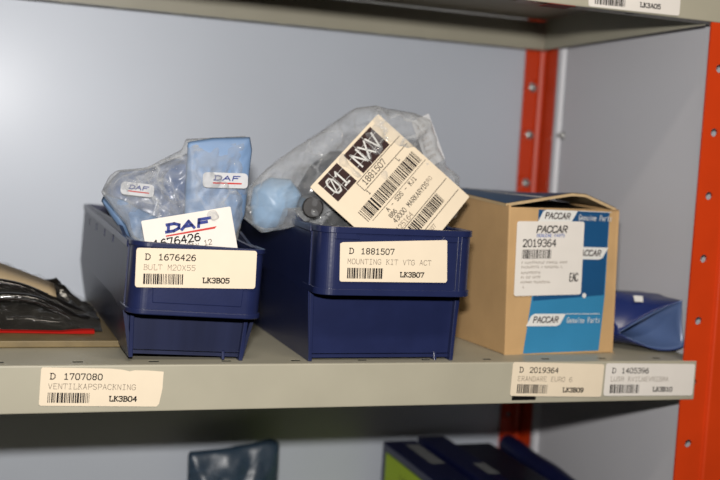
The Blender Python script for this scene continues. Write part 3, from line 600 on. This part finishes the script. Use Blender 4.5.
# mouth of the pouch faces the aisle: diagonal upper rim, sagging lower rim, fold at the right
PL, PT, PR = Vector((0.5090, 0.047, 0.0150)), Vector((0.5590, 0.034, 0.0440)), Vector((0.5622, 0.030, 0.0060))
def urim(u): return PL.lerp(PT, u) + Vector((0, 0, 0.0015*sin(pi*u)))
def lrim(u):
    q = [PL, Vector((0.5230, 0.040, 0.0060)), Vector((0.5400, 0.0290, -0.0020)), PR]
    a = q[0]*(1-u)**3 + 3*q[1]*u*(1-u)**2 + 3*q[2]*u*u*(1-u) + q[3]*u**3; a.z = max(a.z, 0.0010); return a
sheet('upper_layer', 'navy', lambda u, v: lerp((0.4995,0.078,0.0445), (0.5590,0.066,0.0450), u).lerp(urim(u), v) + Vector((0, -0.003*sin(pi*v), 0.0012*sin(pi*u))), seed=2)
sheet('rear_layer', 'navy', lambda u, v: lerp((0.4995,0.079,0.0440), (0.5590,0.067,0.0445), u).lerp(lerp((0.5010,0.20,0.0030), (0.5590,0.20,0.0030), u), v) + Vector((0, 0, 0.012*sin(pi*v))), seed=4)
sheet('inner_lining', 'navyi', lambda u, v: urim(u).lerp(lrim(u), v) + Vector((0.0, 0.034*sin(pi*v)**0.7*max(0, sin(pi*u))**0.7, 0)), nu=36, nv=24, seed=8, amp=0.0022)
sheet('lower_layer', 'navy', lambda u, v: (lrim(u) + Vector((0, -0.0006, -0.0004))).lerp(lerp((0.5010,0.075,0.0020), (0.5590,0.062,0.0020), u), v), seed=20, amp=0.0004)
sheet('side_layer', 'navy', lambda u, v: urim(0.02).lerp(Vector((0.4995,0.076,0.044)), u).lerp(lerp((0.509,0.049,0.013), (0.5005,0.078,0.0020), u), v), seed=25, amp=0.0005)
b = MB(); b.face([(0.5270,0.0560,0.0445),(0.5350,0.0545,0.0443),(0.5330,0.0500,0.0400),(0.5250,0.0505,0.0402)]); under(b.build('white_sticker', 'white', None, solid=0.0003, offset=1), nb)

# ------------------------------------------------------------------ things on the lowest shelf
ZB = -0.3
def carton(name, m, x0, x1, y0, y1, z1, skew, label, cat='box', grp='dark cartons on the lowest shelf'):
    r = empty(name, ((x0+x1)/2, (y0+y1)/2, ZB)); tag(r, label, cat, grp)
    b = MB(); cx, cy = (x0+x1)/2, (y0+y1)/2
    b.hexa([(x0-cx, y0-cy, 0.0003), (x1-cx, y0-cy, 0.0003), (x1-cx, y1-cy, 0.0003), (x0-cx, y1-cy, 0.0003)], [(x0-cx+skew, y0-cy, z1-ZB), (x1-cx+skew, y0-cy, z1-ZB-0.002), (x1-cx, y1-cy, z1-ZB), (x0-cx, y1-cy, z1-ZB)])
    b.build('carton_body', m, r, bevel=0.0012); return r, cx, cy
r, cx, cy = carton('product_box', 'navyc', 0.3975, 0.4330, 0.07, 0.280, -0.1365, 0.0, 'navy box with a lime green side label on the lowest shelf')
b = MB(); b.box((0.3969-cx, 0.085-cy, 0.030), (0.3975-cx, 0.268-cy, 0.1550)); lb = b.build('side_label', 'lime', r)
b = MB()
for k in range(9): 
    yy = 0.155 + 0.009*k; b.box((0.39675-cx, yy-cy, 0.136), (0.3969-cx, yy+0.005-cy, 0.1372)); b.box((0.39675-cx, yy-cy, 0.136), (0.3969-cx, yy+0.0012-cy, 0.1445))
b.build('printed_text', 'ink', lb)
b = MB(); b.face([(0.4145-cx, 0.195-cy, 0.1641), (0.4290-cx, 0.195-cy, 0.1639), (0.4290-cx, 0.262-cy, 0.1639), (0.4145-cx, 0.262-cy, 0.1641)]); b.build('top_label', 'greylab', r)
r, cx, cy = carton('product_box', 'navyc', 0.4365, 0.4660, 0.06, 0.284, -0.1340, 0.0, 'navy box second from the lime labelled box, pale patch on top')
b = MB(); b.face([(0.4520-cx, 0.150-cy, 0.1664), (0.4640-cx, 0.150-cy, 0.1662), (0.4640-cx, 0.185-cy, 0.1662), (0.4520-cx, 0.185-cy, 0.1664)]); b.build('top_label', 'greylab', r)
r, cx, cy = carton('product_box', 'navyd', 0.4695, 0.5120, 0.05, 0.270, -0.1390, 0.0, 'blackish wrapped box beside the navy roll on the lowest shelf')
b = MB(); b.face([(0.484-cx, 0.090-cy, 0.1614), (0.506-cx, 0.090-cy, 0.1604), (0.506-cx, 0.130-cy, 0.1606), (0.484-cx, 0.130-cy, 0.1614)]); b.build('top_label', 'greylab', r)
b = MB(); pth = [(0.5385-0.0003*k, 0.283-0.0115*k, -0.1445-0.0004*k) for k in range(20)]
b.tube(pth, [0.0100+0.0006*sin(k*0.9) for k in range(20)], 16); b.box((0.5150, 0.06, -0.2997), (0.5480, 0.275, -0.160))
tag(b.build('rolled_bag', 'navyc', None, bevel=0.002), 'dark blue rolled bag at the right end of the lowest shelf', 'bag', 'dark cartons on the lowest shelf')
hb = empty('parts_bag', (0.243, 0.262, ZB)); tag(hb, 'teal tinted plastic bag standing alone against the back panel, below the blue bins', 'bag')
under(pillow('tinted_film', 'tealb', [(0.2015,-0.2985),(0.2000,-0.1395),(0.2350,-0.1370),(0.2620,-0.1330),(0.2800,-0.1285),(0.2885,-0.1330),(0.2900,-0.2985)], at(0.276), 0.012, 0.010, 0.005, 40, 11, rings=20, n=110, edge=0.3), hb)
under(pillow('dark_contents', 'navyd', [(0.252,-0.295),(0.250,-0.20),(0.262,-0.165),(0.270,-0.150),(0.276,-0.160),(0.282,-0.20),(0.282,-0.295)], at(0.276), 0.006, 0.006, 0.003, 50, 12), hb)
